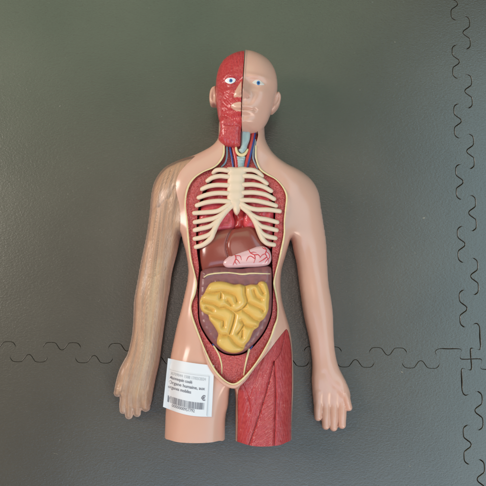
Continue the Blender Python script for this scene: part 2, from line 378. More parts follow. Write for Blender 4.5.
# outlines, photo pixels with the height (mm) of the silhouette there
OUT_R = [(264, 122, 30), (265.2, 138, 28), (268.5, 148, 26), (275, 157.5, 24), (286, 166, 22), (301, 173, 21), (312, 182, 20), (318.3, 193, 19), (320.5, 207, 18), (322.8, 221, 17), (326, 242, 16), (327, 262, 15), (328.6, 284, 15),
         (331.2, 299, 15), (333, 313, 15), (333.6, 331, 14), (335, 350, 13), (338.6, 366, 12), (345.5, 380, 11), (349.5, 390, 10), (350.5, 398, 9), (347, 402, 9), (346, 408, 9), (335, 410, 9), (322, 409, 9), (315, 408, 9), (313.2, 400, 9), (311.8, 381, 11), (312.3, 362, 13),
         (309.3, 340, 14), (303.5, 315, 15), (299.6, 290, 15), (296.4, 266, 15), (293.2, 252, 16), (290.6, 240, 18), (288.4, 246, 22), (285.2, 257, 24), (281.6, 270, 25), (280.6, 284, 25), (282, 300, 25), (286, 315, 25), (290, 328, 25), (292.8, 345, 25), (293.8, 365, 25), (293.8, 395, 25),
         (292.3, 425, 25), (291, 439.5, 25), (281.6, 444.2, 25), (265, 446.3, 25), (248.7, 444.2, 25), (236.5, 440, 25), (235.3, 420, 25), (235.3, 400, 25), (234.2, 389, 25), (232, 385.5, 25), (230, 389, 25), (228.3, 405, 25), (225.3, 421, 25), (222.6, 438.5, 25),
         (202.6, 442, 25), (183, 442, 25), (164.8, 439.3, 25), (163.8, 425, 25), (164.8, 405, 25), (166.8, 380, 25), (168.8, 362, 25), (171.4, 347, 25), (176.4, 325, 25), (181.5, 308, 25), (185.2, 292, 25), (187.8, 279, 25), (188.2, 268, 25), (186.2, 254, 24), (183.4, 243, 20), (181.3, 236, 18)]
OUT_L = [(178, 252, 16), (172.4, 273, 15), (170.1, 290, 15), (167.5, 304, 15), (162.5, 338, 14), (159.4, 361, 13), (156, 377, 11), (153.6, 390, 9), (150.8, 404, 9), (147, 407, 9), (140, 409, 9), (131, 409.5, 9), (124, 408, 9), (120, 405, 9), (119.5, 396, 9), (115, 392, 9), (115, 386, 9),
         (118.7, 371, 11), (123.5, 361, 12), (127.6, 353, 13), (132, 334, 14), (133.6, 313, 15), (134.2, 300, 15), (137.3, 283, 15), (140.8, 264, 15), (146.4, 238, 16), (150.2, 213, 17), (152, 195, 18), (156, 180.5, 19), (165.5, 168.5, 20), (179, 162.2, 21),
         (192, 159, 22), (202, 154.7, 23), (212, 148.3, 26), (218, 139, 28), (219, 122, 30)]
TOP = [(222, 112, 32), (244, 110, 34), (261, 112, 32)]
full = spline(W2(OUT_R+OUT_L+TOP), 5)
OUT_X = [((p[0], 480, p[2]) if (p[1] > 437 and p[0] < 295 and p[0] > 160) else p) for p in OUT_R]
full_x = spline(W2(OUT_X+OUT_L+TOP), 5)
CUT = spline(W2([(155, 437.5, 25), (164.8, 438.6, 26), (170, 440.5, 40), (180, 442.6, 47), (195, 443.4, 49), (210, 442.8, 47), (219, 440.6, 40), (223.5, 438.8, 26), (230, 438.8, 25), (236, 439.6, 26), (241, 442.6, 40), (252, 446.2, 47), (265, 447.2, 49), (280, 445.6, 46), (287, 442.6, 40), (291.5, 439.6, 26), (300, 439, 25)]), 4, closed=False)
CUT = np.vstack([CUT, [[200, CUT[-1][1]], [200, 200], [-200, 200], [-200, CUT[0][1]]]])
caps_px = {'R': [((318.6, 392), (318.2, 417.2), 4.25), ((326.3, 392), (326.0, 426), 4.3), ((334, 392), (333.8, 427.5), 4.35), ((341.8, 392), (342.1, 425), 4.4), ((340.5, 382), (348.6, 407.3), 4.2)],
           'L': [((144.5, 392), (145.6, 407.0), 5.0), ((137, 396), (136.9, 413.2), 4.1), ((129.3, 396), (128.7, 415.6), 4.1), ((123.8, 394), (122.9, 410.6), 3.8), ((123, 380), (117.8, 392.8), 4.3)]}
CAPS = {k: [(P(a[0], a[1], 9), P(b2[0], b2[1], 9), r*.985) for a, b2, r in v] for k, v in caps_px.items()}
def caps_f(which):
    def f(x, y):
        d = np.full(np.shape(x), -1e9); h = np.zeros(np.shape(x))
        for k in which:
            for ci, (a, b2, r) in enumerate(CAPS[k]):
                e = b2-a; t = np.clip(((x-a[0])*e[0]+(y-a[1])*e[1])/(e@e), 0, 1)
                q = np.hypot(x-a[0]-t*e[0], y-a[1]-t*e[1]); rr = r*(1.04-.08*t)+.22*np.cos(t*9.5)
                d = np.maximum(d, rr-q); h = np.maximum(h, np.sqrt(np.maximum(rr*rr-q*q, 0))*(1.25 if ci < 4 else .3+1.5*np.sin(np.clip(t*1.9, 0, 1.9))))
        return d, h
    return f
sd_x = sdf(full_x); sd_cut = sdf(CUT); sd_poly = lambda x, y: np.minimum(sd_x(x, y), sd_cut(x, y)+np.where(np.asarray(x) > P(300, 400)[0], 99, 0)+np.where(np.asarray(x) < P(158, 400)[0], 99, 0)); capsRL = caps_f('RL')
def sd_full(x, y): return np.maximum(sd_poly(x, y), capsRL(x, y)[0])
BOX = (-150, 130, -215, 160); BOXX = (-150, 130, -250, 160)
r_full = inflate(sd_x, BOXX, 1.0)
CTRL = [((244, 120), 28, 1), ((244, 160), 27, 1), ((200, 175), 26, 1), ((285, 180), 25, 1), ((166, 185), 20, .85), ((310, 200), 19, .85), ((160, 235), 16.5, .95), ((313, 245), 16, .95), ((153, 285), 15, .95), ((315, 290), 15, .95), ((149, 325), 14, .9), ((321, 330), 14, .9),
        ((143, 360), 11.5, .78), ((325, 362), 11.5, .78), ((136, 385), 9.5, .52), ((331, 385), 9.5, .52), ((134, 405), 8, .42), ((331, 410), 8, .42), ((132, 430), 7, .42), ((331, 430), 7, .42), ((240, 220), 27, 1), ((240, 300), 27, 1), ((200, 300), 26, 1), ((275, 300), 26, 1), ((195, 380), 25, 1), ((265, 380), 25, 1),
        ((195, 435), 25, 1), ((265, 435), 25, 1), ((200, 250), 26, 1), ((277, 250), 26, 1)]
_c = np.array([P(p[0][0], p[0][1], 20) for p in CTRL]); _v = np.array([p[1:] for p in CTRL])
def _mk():
    X, Y = np.meshgrid(np.arange(-160, 150, 4.), np.arange(-230, 200, 4.)); w = np.exp(-((X[..., None]-_c[:, 0])**2+(Y[..., None]-_c[:, 1])**2)/(2*17.**2))+1e-9
    return [Field(-160, -230, 4., (w*_v[:, k]).sum(-1)/w.sum(-1)) for k in (0, 1)]
ZC, FL = _mk()
w9 = lambda u, v, z=12: P(u, v, z)
PCR = [spline(P(np.array([324, 331, 338, 343.5]), np.array([373, 387, 394, 400]), 16), 4, False)]
def handrel(x, y):
    o = 0
    for s, c in ((1, [(343, 384), (324, 392), (333, 398), (317, 385)]), (-1, [(122, 380), (140, 390), (131, 396), (148, 383)])):
        o = o+1.6*gs(x, y, w9(*c[0]), 4.5, 8, -.35*s)-1.4*gs(x, y, w9(*c[2]), 6, 7)+.9*gs(x, y, w9(*c[3]), 3.5, 9)
    for c in PCR: o = o-.55*np.exp(-(segd(x, y, c)[0]/2.4)**2)
    return o
def Hb(x, y):
    r = r_full(x, y); f = FL(x, y); h = sat(r*f, 27); d, ch = capsRL(x, y)
    h2 = (np.maximum(h, 0)**5+ch**5)**.2
    return h2
def body_top(x, y):
    return ZC(x, y)+Hb(x, y)+np.where(Hb(x, y) > 3, handrel(x, y), 0)
def body_bot(x, y):
    return np.maximum(ZC(x, y)-Hb(x, y)*.9, .05)
# smooth torso surface without crotch or arms, for everything in or around the cavity
hull = spline(W2([(222, 112, 32), (244, 110, 34), (261, 112, 32), (264, 130, 28), (268.5, 148, 26), (282, 160, 24), (300, 172, 22), (306, 190, 22), (302, 215, 22), (294, 240, 22), (287, 262, 25), (284, 284, 25), (286, 305, 25), (291, 330, 25), (294, 380, 25), (292, 440, 25), (250, 444, 25), (230, 445, 25), (205, 442, 25), (165, 440, 25), (167, 380, 25), (172, 347, 25), (181, 308, 25), (185, 284, 25),
                  (185, 262, 25), (178, 240, 22), (168, 215, 22), (164, 190, 22), (175, 170, 22), (202, 155, 23), (216, 143, 28), (219, 122, 30)]), 4)
r_hull = inflate(sdf(hull), BOX, 1.5, 260)
def ZT(x, y): return 27+sat(r_hull(x, y), 27)-.0
# cavity
CAV = [(224, 128), (224, 146), (223, 156), (215.5, 166), (202.5, 172), (193, 179), (187.4, 189), (185.2, 204), (187, 221), (188, 236), (190.5, 258), (194, 272), (196.2, 283), (194.8, 293), (191.4, 302), (190.8, 309), (192.6, 318.4), (196.4, 329), (201.5, 342), (207, 355), (212, 365.5), (218, 374.2),
       (226, 381.4), (233.5, 384.2), (240.5, 381), (249, 372.4), (259, 359), (269.8, 340), (274.3, 327.6), (277.4, 318), (277.8, 306), (276, 294), (274.2, 284), (275.4, 275), (278.2, 264), (281.3, 250.7), (284.3, 235), (284.5, 221), (286, 207), (286.8, 196), (283, 187), (275.7, 179), (267, 174), (260, 168.5), (256.2, 158), (256, 146), (256, 128)]
cav = spline(W2(CAV, 50), 5); sd_cav = sdf(cav)
LEG = [(287, 329.5), (290.6, 341), (292.2, 355), (292.3, 385), (292.2, 420), (291.8, 440), (291.5, 455), (281, 459), (265, 460), (248, 459), (237.6, 455), (237.6, 420), (238.2, 389), (246, 378.5), (255, 366), (265.7, 353), (275, 341), (283, 331.5)]
leg = W2(LEG, 34); leg = spline(leg, 3); sd_leg = sdf(leg)
SHELL = OUT_L[:-3]
seam = [(196, 158, 38), (189.5, 162.7, 44), (183, 169.5, 44), (178.6, 176, 44), (176.3, 184.6, 44), (176.8, 194.5, 44), (179.6, 206, 42), (181, 219, 38), (181.6, 230, 30), (181.3, 238, 20)]
arm_l = np.vstack([spline(W2([(181.3, 237, 18)]+OUT_L[:-5]), 5, closed=False), spline(W2(seam), 4, closed=False)])
sd_arm_p = sdf(arm_l); capL = caps_f('L')
sd_arm = lambda x, y: np.minimum(sd_full(x, y), np.maximum(sd_arm_p(x, y), capL(x, y)[0]))
sd_skin = lambda x, y: np.minimum.reduce([sd_full(x, y), -sd_cav(x, y), -sd_leg(x, y), -np.maximum(sd_arm_p(x, y), capL(x, y)[0])-.15])
def chestrel(x, y):
    q = lambda u, v: P(u, v, 48)
    o = 1.5*gs(x, y, q(293, 190), 9, 8)+1.5*gs(x, y, q(181, 182), 6, 10)-1.2*gs(x, y, q(268, 160), 5, 6)
    o = o-1.0*gs(x, y, q(205, 362), 8, 14, .5)+.8*gs(x, y, q(187, 330), 5, 12)
    o = o+.5*gs(x, y, q(313, 262), 5, 9)
    return np.where(Hb(x, y) > 6, o, 0)
relief('skin', sd_skin, BOX, lambda x, y: body_top(x, y)+chestrel(x, y), M['skin'], ROOT, .8, body_bot, sharp=50)
# clear arm and the muscles inside
cl = W2([(180, 160), (170, 190), (161, 230), (154, 275), (150, 310), (147, 345), (140, 372), (134, 395), (132, 420)], 20); cl = spline(cl, 5, closed=False)
def fib_arm(x, y):
    d, al, sg = segd(x, y, cl); wv = 1+.0*al; 
    k = 1-.35*np.exp(-((al-165)/60)**2)
    fan = np.exp(-((al-15)/30)**2)
    return np.stack([d*sg*1.15*k+vnoise(x, y, 14, 3)*3.5+fan*al*.5, al, x*0], 1)
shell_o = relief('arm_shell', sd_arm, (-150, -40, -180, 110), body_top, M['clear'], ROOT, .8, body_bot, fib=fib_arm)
aq = lambda *p: spline(W2(p, 28), 4, False)
ARMCR = [(aq((150, 214), (158, 208), (168, 201), (176, 190)), 1.9, 1.3), (aq((172, 172), (166, 190), (160, 207)), .8, 1), (aq((163, 206), (160, 235), (154, 268)), 1.1, 1.1), (aq((172, 215), (168, 240), (158, 268)), .7, .9), (aq((143, 272), (152, 276), (165, 268)), 1.0, 1.3),
         (aq((156, 276), (153, 310), (147, 350)), .9, 1), (aq((146, 280), (143, 310), (141, 350)), .8, .9), (aq((163, 280), (160, 310), (153, 350)), .8, .9)]
aline = aq((160, 262), (154, 285), (150, 320), (145, 350), (140, 372), (134, 395))
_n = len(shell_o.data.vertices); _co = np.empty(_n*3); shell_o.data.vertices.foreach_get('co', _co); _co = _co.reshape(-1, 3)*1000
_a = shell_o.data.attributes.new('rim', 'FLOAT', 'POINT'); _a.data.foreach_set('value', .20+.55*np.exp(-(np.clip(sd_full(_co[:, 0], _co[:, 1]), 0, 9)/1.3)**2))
def armtop(x, y):
    d, al, sg = segd(x, y, cl); s = d*sg
    rl = .9*np.sin(s*.75+al*.025)+.5*np.sin(s*1.5-al*.04+1)
    ins = np.clip((sd_full(x, y)-1.4)/5, 0, 1)
    for c, a_, w_ in ARMCR: rl = rl-1.25*a_*np.exp(-(segd(x, y, c)[0]/w_)**2)
    return ZC(x, y)+(Hb(x, y)-2.6)*np.sqrt(np.clip(1-(1-ins)**2, 0, 1))*.93+rl*ins
_do = P(194, 150, 30)
def armlines(x, y):
    d, al, sg = segd(x, y, cl); s_ = d*sg; w0 = vnoise(x, y, 9, 6)*2.2
    L = lambda a, per: np.sin(2*pi*(a+w0*.5+.5*vnoise(x, y, 3, 7))/per)
    th = np.arctan2(y-_do[1], x-_do[0]); F0 = L(th*34, 1.5)
    F1 = L(s_+.20*al*np.tanh((s_+2)/2.5), 1.4)
    d2, a2, g2 = segd(x, y, aline); s2 = d2*g2
    F2 = L(s2-.26*al*np.tanh(s2/1.8), 1.4); F3 = L(s_*(1+.006*np.clip(al-205, 0, 50))+.05*al, 1.6)
    st = lambda c, w: 1/(1+np.exp(-(al-c)/w))
    w = [1-st(46, 2), st(46, 2)*(1-st(116, 3)), st(116, 3)*(1-st(212, 5)), st(212, 5)]
    return sum(a*b for a, b in zip(w, (F0, F1, F2, F3)))*(.65+.8*vnoise(x, y, 7, 12))*(1-.8*st(236, 4))
am = relief('arm_muscle', lambda x, y: np.minimum(sd_arm(x, y)-.25, sd_full(x, y)-1.4), (-150, -40, -180, 110), lambda x, y: armtop(x, y)+.2*armlines(x, y), M['arm_muscle'], ROOT, .42, lambda x, y: np.maximum(ZC(x, y)-Hb(x, y)*.7, 2), fib=fib_arm)
_n = len(am.data.vertices); _co = np.empty(_n*3); am.data.vertices.foreach_get('co', _co); _co = _co.reshape(-1, 3)*1000
_d = segd(_co[:, 0], _co[:, 1], aline)[0]; _a = am.data.attributes.new('pale', 'FLOAT', 'POINT')
_a.data.foreach_set('value', np.clip(.5*np.exp(-(_d/(4.5+2*vnoise(_co[:, 0], _co[:, 1], 6, 2)))**2)+.62*np.maximum(armlines(_co[:, 0], _co[:, 1]), 0), 0, .85))
# thigh muscle
q = lambda u, v: P(u, v, 46)
cr1 = spline([q(273.6, 362), q(268, 385), q(260, 412), (q(249.5, 444))], 4, False); cr2 = spline([q(274, 362), q(275.5, 390), q(275, 420), q(274, 448)], 4, False)
cr3 = spline([q(242, 383), q(246, 392), q(249, 403), q(250, 414)], 4, False); cr4 = spline([q(262, 358), q(254, 382), q(247, 405), q(241, 430)], 4, False)
cr5 = spline([q(285, 334), q(281, 352), q(273.8, 361.6)], 4, False)
def leg_top(x, y):
    z = body_top(x, y)-.5
    for c, a, w in ((cr1, 1.5, 1.1), (cr2, 1.2, 1.0), (cr3, .8, .8), (cr4, .7, .9), (cr5, .5, 1)):
        z = z-a*np.exp(-(segd(x, y, c)[0]/w)**2)
    return z+.5*vnoise(x, y, 7, 5)
def fib_leg(x, y):
    d1, _, s1 = segd(x, y, cr1); d2, _, s2 = segd(x, y, cr2)
    left = s1 < 0; right = (s2 > 0)
    aL = x*cos(.3)+y*sin(-.3)*-1; 
    def dirc(ang):                     # ang from +x, fibres along it
        return -x*sin(ang)+y*cos(ang), x*cos(ang)+y*sin(ang)
    a1, b1 = dirc(radians(72)); a2, b2 = dirc(radians(38)); a3, b3 = dirc(radians(98))
    chain = np.vstack([cr5[:-1], cr2]); ch1 = np.vstack([cr5[:-1], cr1]); _, _, s2 = segd(x, y, chain); _, _, s1 = segd(x, y, ch1)
    L_ = s1 < 0; R_ = s2 > 0; mid = ~L_ & ~R_
    a = np.where(mid, a2, np.where(R_, a3, a1)); b = np.where(mid, b2, np.where(R_, b3, b1))
    return np.stack([a+vnoise(x, y, 9, 1)*1.5, b, np.where(mid, 50., 0.)], 1)
relief('thigh_muscle', inter(sd_full, lambda x, y: sd_leg(x, y)-.25), bbox(leg), leg_top, M['muscle'], ROOT, .6, body_bot, fib=fib_leg)
# pelvic plate edge + yellow line
PL = [(199, 337), (200.6, 342), (204.4, 355.5), (208.2, 366), (215.0, 376.2), (223.3, 384.6), (232, 388.2), (238.3, 386.8), (245.4, 379.4), (254, 368.5), (263.5, 355.6), (271.2, 343.5), (275.6, 333), (276.5, 324), (272, 324), (262, 345), (240, 370), (232, 375), (222, 365), (208, 342)]
plate = spline(W2(PL, 50), 4); sd_pl = sdf(plate)
sd_rim = lambda x, y: np.minimum(sd_pl(x, y), -sd_cav(x, y)+.2)
def lowmix(x, y, a=338, b=362):
    t = np.clip((P(0, a, 48)[1]-y)/(P(0, a, 48)[1]-P(0, b, 48)[1]), 0, 1); return t*t*(3-2*t)
def rim_top(x, y):
    k = lowmix(x, y, 334, 356); e = np.clip(sd_rim(x, y)/1.6, 0, 1)
    return (1-k)*(body_top(x, y)-1.2)+k*(ZT(x, y)-1.0)+k*1.7*(1-(1-e)**2)**.5
relief('pelvic_rim', sd_rim, bbox(plate), rim_top, M['skin'], ROOT, .5, skirt=14)
zc_line = [(c[0], c[1]) for c in CAV[1:-1]]
def edge_z(x, y):
    k = lowmix(x, y); return np.maximum((1-k)*body_top(x, y)+k*(ZT(x, y)+.3), ZT(x, y)-2.4)+.25
ln = S(zc_line, edge_z)
wid = [.8+.15*math.sin(i*1.7) for i in range(len(ln))]
tube('fat_edge', ln, wid, M['fat'], ROOT, 10, .7, 6)
# lining
HOLE = [(222, 171), (212, 179), (205, 188), (200.5, 200), (198, 212), (197, 225), (196.3, 240), (197.5, 255), (199, 268), (198, 285), (197.8, 305), (199, 322), (204.3, 334), (213, 345.8), (224, 353.8), (236, 355.5), (247, 352), (256, 343.8), (265.2, 331.5), (270.8, 318), (272.5, 307), (273, 286), (272.6, 270), (272, 252), (274, 234), (275, 220), (275, 205), (272, 192), (267, 184), (260, 177), (252, 171), (244, 172), (232, 172)]
hole = spline(W2(HOLE, 46), 4); sd_hole = sdf(hole)
sd_lin = lambda x, y: np.minimum(sd_cav(x, y)+.3, -sd_hole(x, y))
def lin_top(x, y):
    neck = np.clip((y-P(0, 170, 46)[1])/8, 0, 1)
    return ZT(x, y)-3.6-2.0*neck-1.6*np.exp(-np.maximum(sd_cav(x, y), 0)/1.2)+.6*vnoise(x, y, 1.5, 9)*(1-neck)
relief('cavity_lining', sd_lin, bbox(cav), lin_top, M['lining'], ROOT, .55, skirt=30, fib=lambda x, y: np.stack([x, y, x*0], 1))
relief('cavity_back', sd_hole, bbox(hole, 4), lambda x, y: 20+0*x, M['dark'], ROOT, 2.0, skirt=3)
# ------------------------------------------------------------------ neck details
zn = lambda x, y: ZT(x, y)-4.2
def onz(pts, dz, zf=None):
    zf = zf or zn; a = S(pts, lambda x, y: zf(x, y)+dz); return a
def patch(name, pts, mat, base, A, R, parent=ROOT, cell=.4, skirt=3, n=4, p=2, sh=True, fib=None, extra=None, infl=False):
    a = S(pts, base); w = spline(a[:, :2], n) if sh else a[:, :2]; f = sdf(w)
    top = dome(f, base, A, R, p)
    if infl:
        rr_ = inflate(f, bbox(w, 4), .8, 160); top = lambda x, y: base(x, y)+A*sat(rr_(x, y)/R, 1, 3)
    if extra: t0 = top; top = lambda x, y: t0(x, y)+extra(x, y, f)
    return relief(name, f, bbox(w, 2), top, mat, parent, cell, skirt=skirt, fib=fib)
fxy = lambda x, y: np.stack([x, y, x*0], 1)
def neck_strap(name, pts, r, mat, dz=.4, flat=.6): return tube(name, onz(pts, dz), r, mat, ROOT, 10, flat, 5)
neck_strap('neck_artery', [(253.5, 131), (251.5, 143), (248.5, 155), (245.6, 168)], 1.9, M['artery'], 0)
neck_strap('neck_artery', [(231.5, 138), (234, 150), (236.2, 160), (237, 168)], 1.7, M['artery'], 0)
neck_strap('neck_vein', [(255, 132), (253.4, 143), (250.5, 155), (247.3, 168)], .95, M['vein'], .8)
neck_strap('neck_vein', [(229, 142), (230.3, 150), (232, 159), (233.3, 168)], .95, M['vein'], .8)
for a in ([(255.3, 140), (253.6, 150), (253.5, 159), (257.6, 168)], [(256.2, 142), (255.4, 153), (256.5, 160), (260.4, 167)], [(226.8, 146), (226.8, 156), (225, 163), (221.5, 166.6)]):
    neck_strap('neck_nerve', a, .9, M['nerve'], .6)
patch('trachea', [(236.6, 156.5), (241, 157), (245.4, 156.5), (244.6, 162), (243.8, 168), (238.2, 168), (237.2, 162)], M['cartilage'], lambda x, y: ZT(x, y)-4.5, 2.6, 4, extra=lambda x, y, f: .35*np.cos(y*2.6))
tube('hyoid_band', onz([(235.9, 147.5), (236.8, 151.5), (238.8, 154.2), (242, 155.2), (245.2, 153.6), (247.6, 149.5)], 1.0), [1.1, 1.3, 1.5, 1.6, 1.4, .9], M['fat'], ROOT, 10, .8)
patch('larynx', [(242, 130.5), (249.6, 131), (249.8, 139), (247.3, 145.6), (246.6, 149), (242.4, 153.4), (238.4, 150), (240.4, 147.6), (241, 137)], M['cartilage'], lambda x, y: ZT(x, y)-3.2, 2.8, 4, extra=lambda x, y, f: -.9*gs(x, y, P(246, 137, 46), 1.6, 4)+.8*gs(x, y, P(242.5, 139, 46), .9, 7))
# ------------------------------------------------------------------ chest
low = lambda dz: (lambda x, y: ZT(x, y)+dz)
vf = lambda a: (lambda x, y, f: a*vnoise(x, y, 3.5, 2))
lung_l = [(221, 172), (228, 171), (234, 175), (236, 190), (236, 205), (233, 214), (235, 222), (233.5, 229.5), (225, 231.5), (216, 232.5), (210, 240), (203, 249), (198.2, 248), (197.6, 235), (198.4, 220), (201.5, 205), (206, 192), (213, 180)]
lung_r = [(240, 172), (252, 172), (260, 178), (267, 186), (271, 196), (273.8, 210), (273.4, 225), (271.8, 247), (266, 246), (260, 240), (255, 230), (249, 229.5), (243.5, 226), (243.4, 216), (246, 205), (240, 195)]
patch('lung', lung_l, M['lung'], low(-8.6), 5, 6, cell=.6, skirt=10, extra=vf(1.2)); patch('lung', lung_r, M['lung'], low(-8.6), 5, 6, cell=.6, skirt=10, extra=vf(1.2))
patch('heart', [(233, 208), (239, 206), (246, 210), (246, 220), (245, 228.5), (238, 230), (233, 229), (234, 220)], M['artery'], low(-10.5), 4, 5, skirt=10, extra=vf(2.))
# liver with two lobes
def liver_extra(x, y, f):
    g = S([(233, 228), (229.5, 234), (227, 241), (226.6, 248), (228.5, 256)], low(0))[:, :2]
    d, al, sg = segd(x, y, spline(g, 4, False)); return -1.4*np.exp(-(d/1.1)**2)+1.0*(sg > 0)*(1-np.exp(-(d/2.0)**2))
patch('liver', [(200.2, 243), (205, 238), (211, 233.5), (219, 230.6), (229, 228.6), (238, 228.6), (248.5, 226.5), (255.5, 230), (259.5, 238), (265, 246), (268, 254), (258, 264), (240, 268), (222, 268), (208.5, 270.5), (203, 271.5), (200.8, 265), (199.8, 254)], M['liver'], low(-7), 9.5, 16, cell=.55, skirt=14, extra=liver_extra, infl=True)
st_base = low(-1.6)
st = patch('stomach', [(222.9, 263.5), (225.5, 258.6), (232, 254.4), (240, 251.4), (248, 249.2), (256.5, 246.4), (264, 246.4), (269, 249.4), (271.2, 255), (271, 261), (267.5, 265), (258, 266.8), (246, 267.2), (234.3, 267.8), (226.5, 267.4)], M['stomach'], st_base, 4.9, 7, cell=.45, skirt=12, infl=True)
stw = S([(222.9, 263.5), (225.5, 258.6), (232, 254.4), (240, 251.4), (248, 249.2), (256.5, 246.4), (264, 246.4), (269, 249.4), (271.2, 255), (271, 261), (267.5, 265), (258, 266.8), (246, 267.2), (234.3, 267.8), (226.5, 267.4)], st_base)[:, :2]
_sf = sdf(spline(stw, 4)); _sr = inflate(_sf, bbox(stw, 4), .8, 160); st_top = lambda x, y: st_base(x, y)+4.9*sat(_sr(x, y)/7, 1, 3)
sc = lambda L_: [(230+a/8.1, 205+b2/8.1) for a, b2 in L_]
for br, r in (([(30, 392), (42, 410), (48, 432), (38, 456), (24, 486)], .42), ([(46, 412), (66, 410), (84, 416), (92, 446)], .33), ([(48, 436), (66, 452), (80, 474)], .33), ([(40, 455), (46, 470), (58, 484)], .28),
              ([(150, 360), (160, 380), (172, 392), (200, 404), (226, 402), (248, 424)], .42), ([(198, 406), (204, 432), (192, 470)], .36), ([(196, 432), (168, 414), (146, 424), (132, 454)], .34), ([(170, 388), (190, 382), (214, 388)], .28),
              ([(280, 345), (294, 368), (286, 396), (298, 418), (274, 440), (236, 462)], .42), ([(292, 376), (314, 396), (320, 424), (298, 446), (282, 470)], .34), ([(286, 396), (262, 404), (240, 430)], .3), ([(262, 345), (284, 358), (306, 356)], .28), ([(298, 420), (310, 445), (306, 470)], .28)):
    a = S(sc(br), lambda x, y: st_top(x, y)+.12); tube('blood_vessel', a, [r*1.15]+[r]*(len(a)-2)+[r*.5], M['vessel'], st, 8, .8, 4)
# large intestine
COLN = [(200.2, 275), (202, 270.5), (210.6, 267.6), (223, 266.8), (240, 268.6), (248.5, 267.4), (259, 266.2), (268.5, 266.2), (271.6, 270), (272, 286), (271.8, 307), (269.8, 318), (264.2, 331), (255, 343), (246, 351), (236, 354.2), (224, 352.6), (213.6, 344.6), (205.2, 333.2), (200.2, 322.5), (198.8, 310), (198.8, 291)]
bs = low(-5.0)
cw = S(COLN, bs)[:, :2]; cwf = sdf(spline(cw, 4)); edge_line = np.vstack([spline(cw, 4), spline(cw, 4)[:1]])
def colon_extra(x, y, f):
    d, al, sg = segd(x, y, edge_line); t = f(x, y)
    o = .6*np.abs(np.sin(al*.42))*np.exp(-((t-4.5)/3.5)**2)
    tl = S([(203.9, 277), (213.7, 273.4), (226, 272.6), (242.3, 274), (255, 273.4), (270, 273.6)], bs)[:, :2]
    dd, a2, s2 = segd(x, y, spline(tl, 3, False))
    return o+.35*np.cos(np.clip(dd, 0, 3.14)*1.0)+.7*np.sin(a2*.36+.6)**2*np.exp(-((dd-8.5)/2.2)**2)*(s2 < 0)
co = patch('large_intestine', COLN, M['purple'], bs, 5.6, 6, cell=.5, skirt=12, extra=colon_extra)
ct = dome(cwf, bs, 5.6, 6)
tube('colon_band', S([(203.9, 277.4), (207.5, 275), (213.7, 273.6), (226, 272.7), (234, 273.2), (242.3, 274.2), (251.6, 273.4), (262, 273.6), (270, 273.8)], lambda x, y: ct(x, y)+1.0), [.4, .6, .7, .7, .6, .8, .7, .6, .4], M['fat'], co, 8, .6)
# small intestine
LOOPS = [([(208, 287.8), (218.8, 286.0), (231, 287.8), (238.2, 290.4), (241.2, 297), (239.5, 304), (233.5, 306)], 4.7),
         ([(204.5, 298.5), (212, 296.2), (219, 299), (225, 304.5), (229.5, 305.2)], 4.4), ([(222, 294.5), (229.5, 296.3), (234.6, 302.5)], 4.0),
         ([(203.6, 306), (210, 310), (219.5, 314), (226, 312.4), (230.2, 317), (230.3, 325), (227.5, 331.5), (222, 331.5), (218.5, 325), (213.6, 318.6)], 4.3), ([(210, 303.5), (216, 306), (222, 308)], 3.8),
         ([(221, 340), (228, 345), (236, 348.6), (241, 346.5)], 6.0), ([(236.8, 315), (235.3, 324), (233, 333), (235.6, 340), (240.5, 343), (246, 339.6), (250, 332.5), (247, 329.6)], 4.7),
         ([(238.3, 313.4), (244, 319.6), (250.5, 324.4), (254.5, 326)], 4.2), ([(248, 307.5), (253.8, 314.5), (260.5, 317.6)], 4.6), ([(251, 286), (249.9, 294), (252.2, 301), (259, 305.3), (264.6, 306.6)], 4.4),
         ([(262.4, 284.8), (265.4, 291.5), (265.6, 298), (259.5, 296), (255, 290.5)], 4.2), ([(265.2, 306), (264.8, 313), (261.6, 319)], 3.8)]
sb = low(-.4)
MASS = [(206.6, 288), (210.6, 282.8), (218.8, 281.1), (227, 282), (234.3, 284.3), (240, 283.8), (245.4, 285.4), (251, 284.2), (257, 284.4), (259, 282), (262.5, 281.0), (266.2, 282.5), (268.4, 288), (269.6, 296), (269, 303), (268.4, 310), (264.6, 318.4), (260.2, 322), (258.4, 327), (254.4, 329.8), (252.6, 333), (249.6, 340), (245.6, 345),
        (243, 350.4), (236, 353.2), (229, 352.6), (222.5, 349.6), (217.2, 344.6), (216.8, 340), (218, 334.5), (216, 329.7), (212.6, 324.5), (209.3, 320), (208, 315.4), (204.2, 313.4), (200.9, 310), (199.5, 303.5), (200.7, 297.6), (203.6, 293.8)]
GRV = [[(204, 291), (209, 292.4), (213.7, 292.7), (221, 291.6), (229, 292.8), (234.5, 295.3), (236.8, 301.5)], [(220.9, 292), (220.7, 297.8)], [(202.5, 301.2), (208.5, 302.7), (214.7, 304.2), (219.8, 307.6), (225.5, 307.2), (231, 310), (234.4, 314.3), (233.7, 320.4), (231.2, 329), (229, 335)], [(227.3, 300.6), (231.2, 305.4)],
       [(208.6, 314.6), (214.7, 316.8), (219.8, 318.7), (223, 320.4), (223.2, 326)], [(218, 334.6), (224, 335.4), (229, 335.6), (233.6, 341.6), (238.5, 345.4), (244, 347.5)], [(245.2, 284), (245.2, 294), (247, 300.5), (245.6, 305.3), (241, 309.4), (236, 311.8), (231.5, 310.6)],
       [(241.5, 309), (247.5, 313.4), (253.7, 318.6), (261.5, 321.5)], [(258, 283), (260.7, 289.6), (263.2, 293.6)], [(253.6, 290.5), (255.7, 296), (260.9, 299.5)], [(247, 302.4), (254.7, 305.3), (260.5, 308.2), (263, 311)], [(241.3, 321), (243.4, 324.7), (240.9, 329.5), (238, 333.4)], [(244, 325), (250.6, 326.8), (256.5, 327.6)], [(242.2, 330.5), (241.8, 337)], [(206, 307.5), (212.5, 310.3)]]
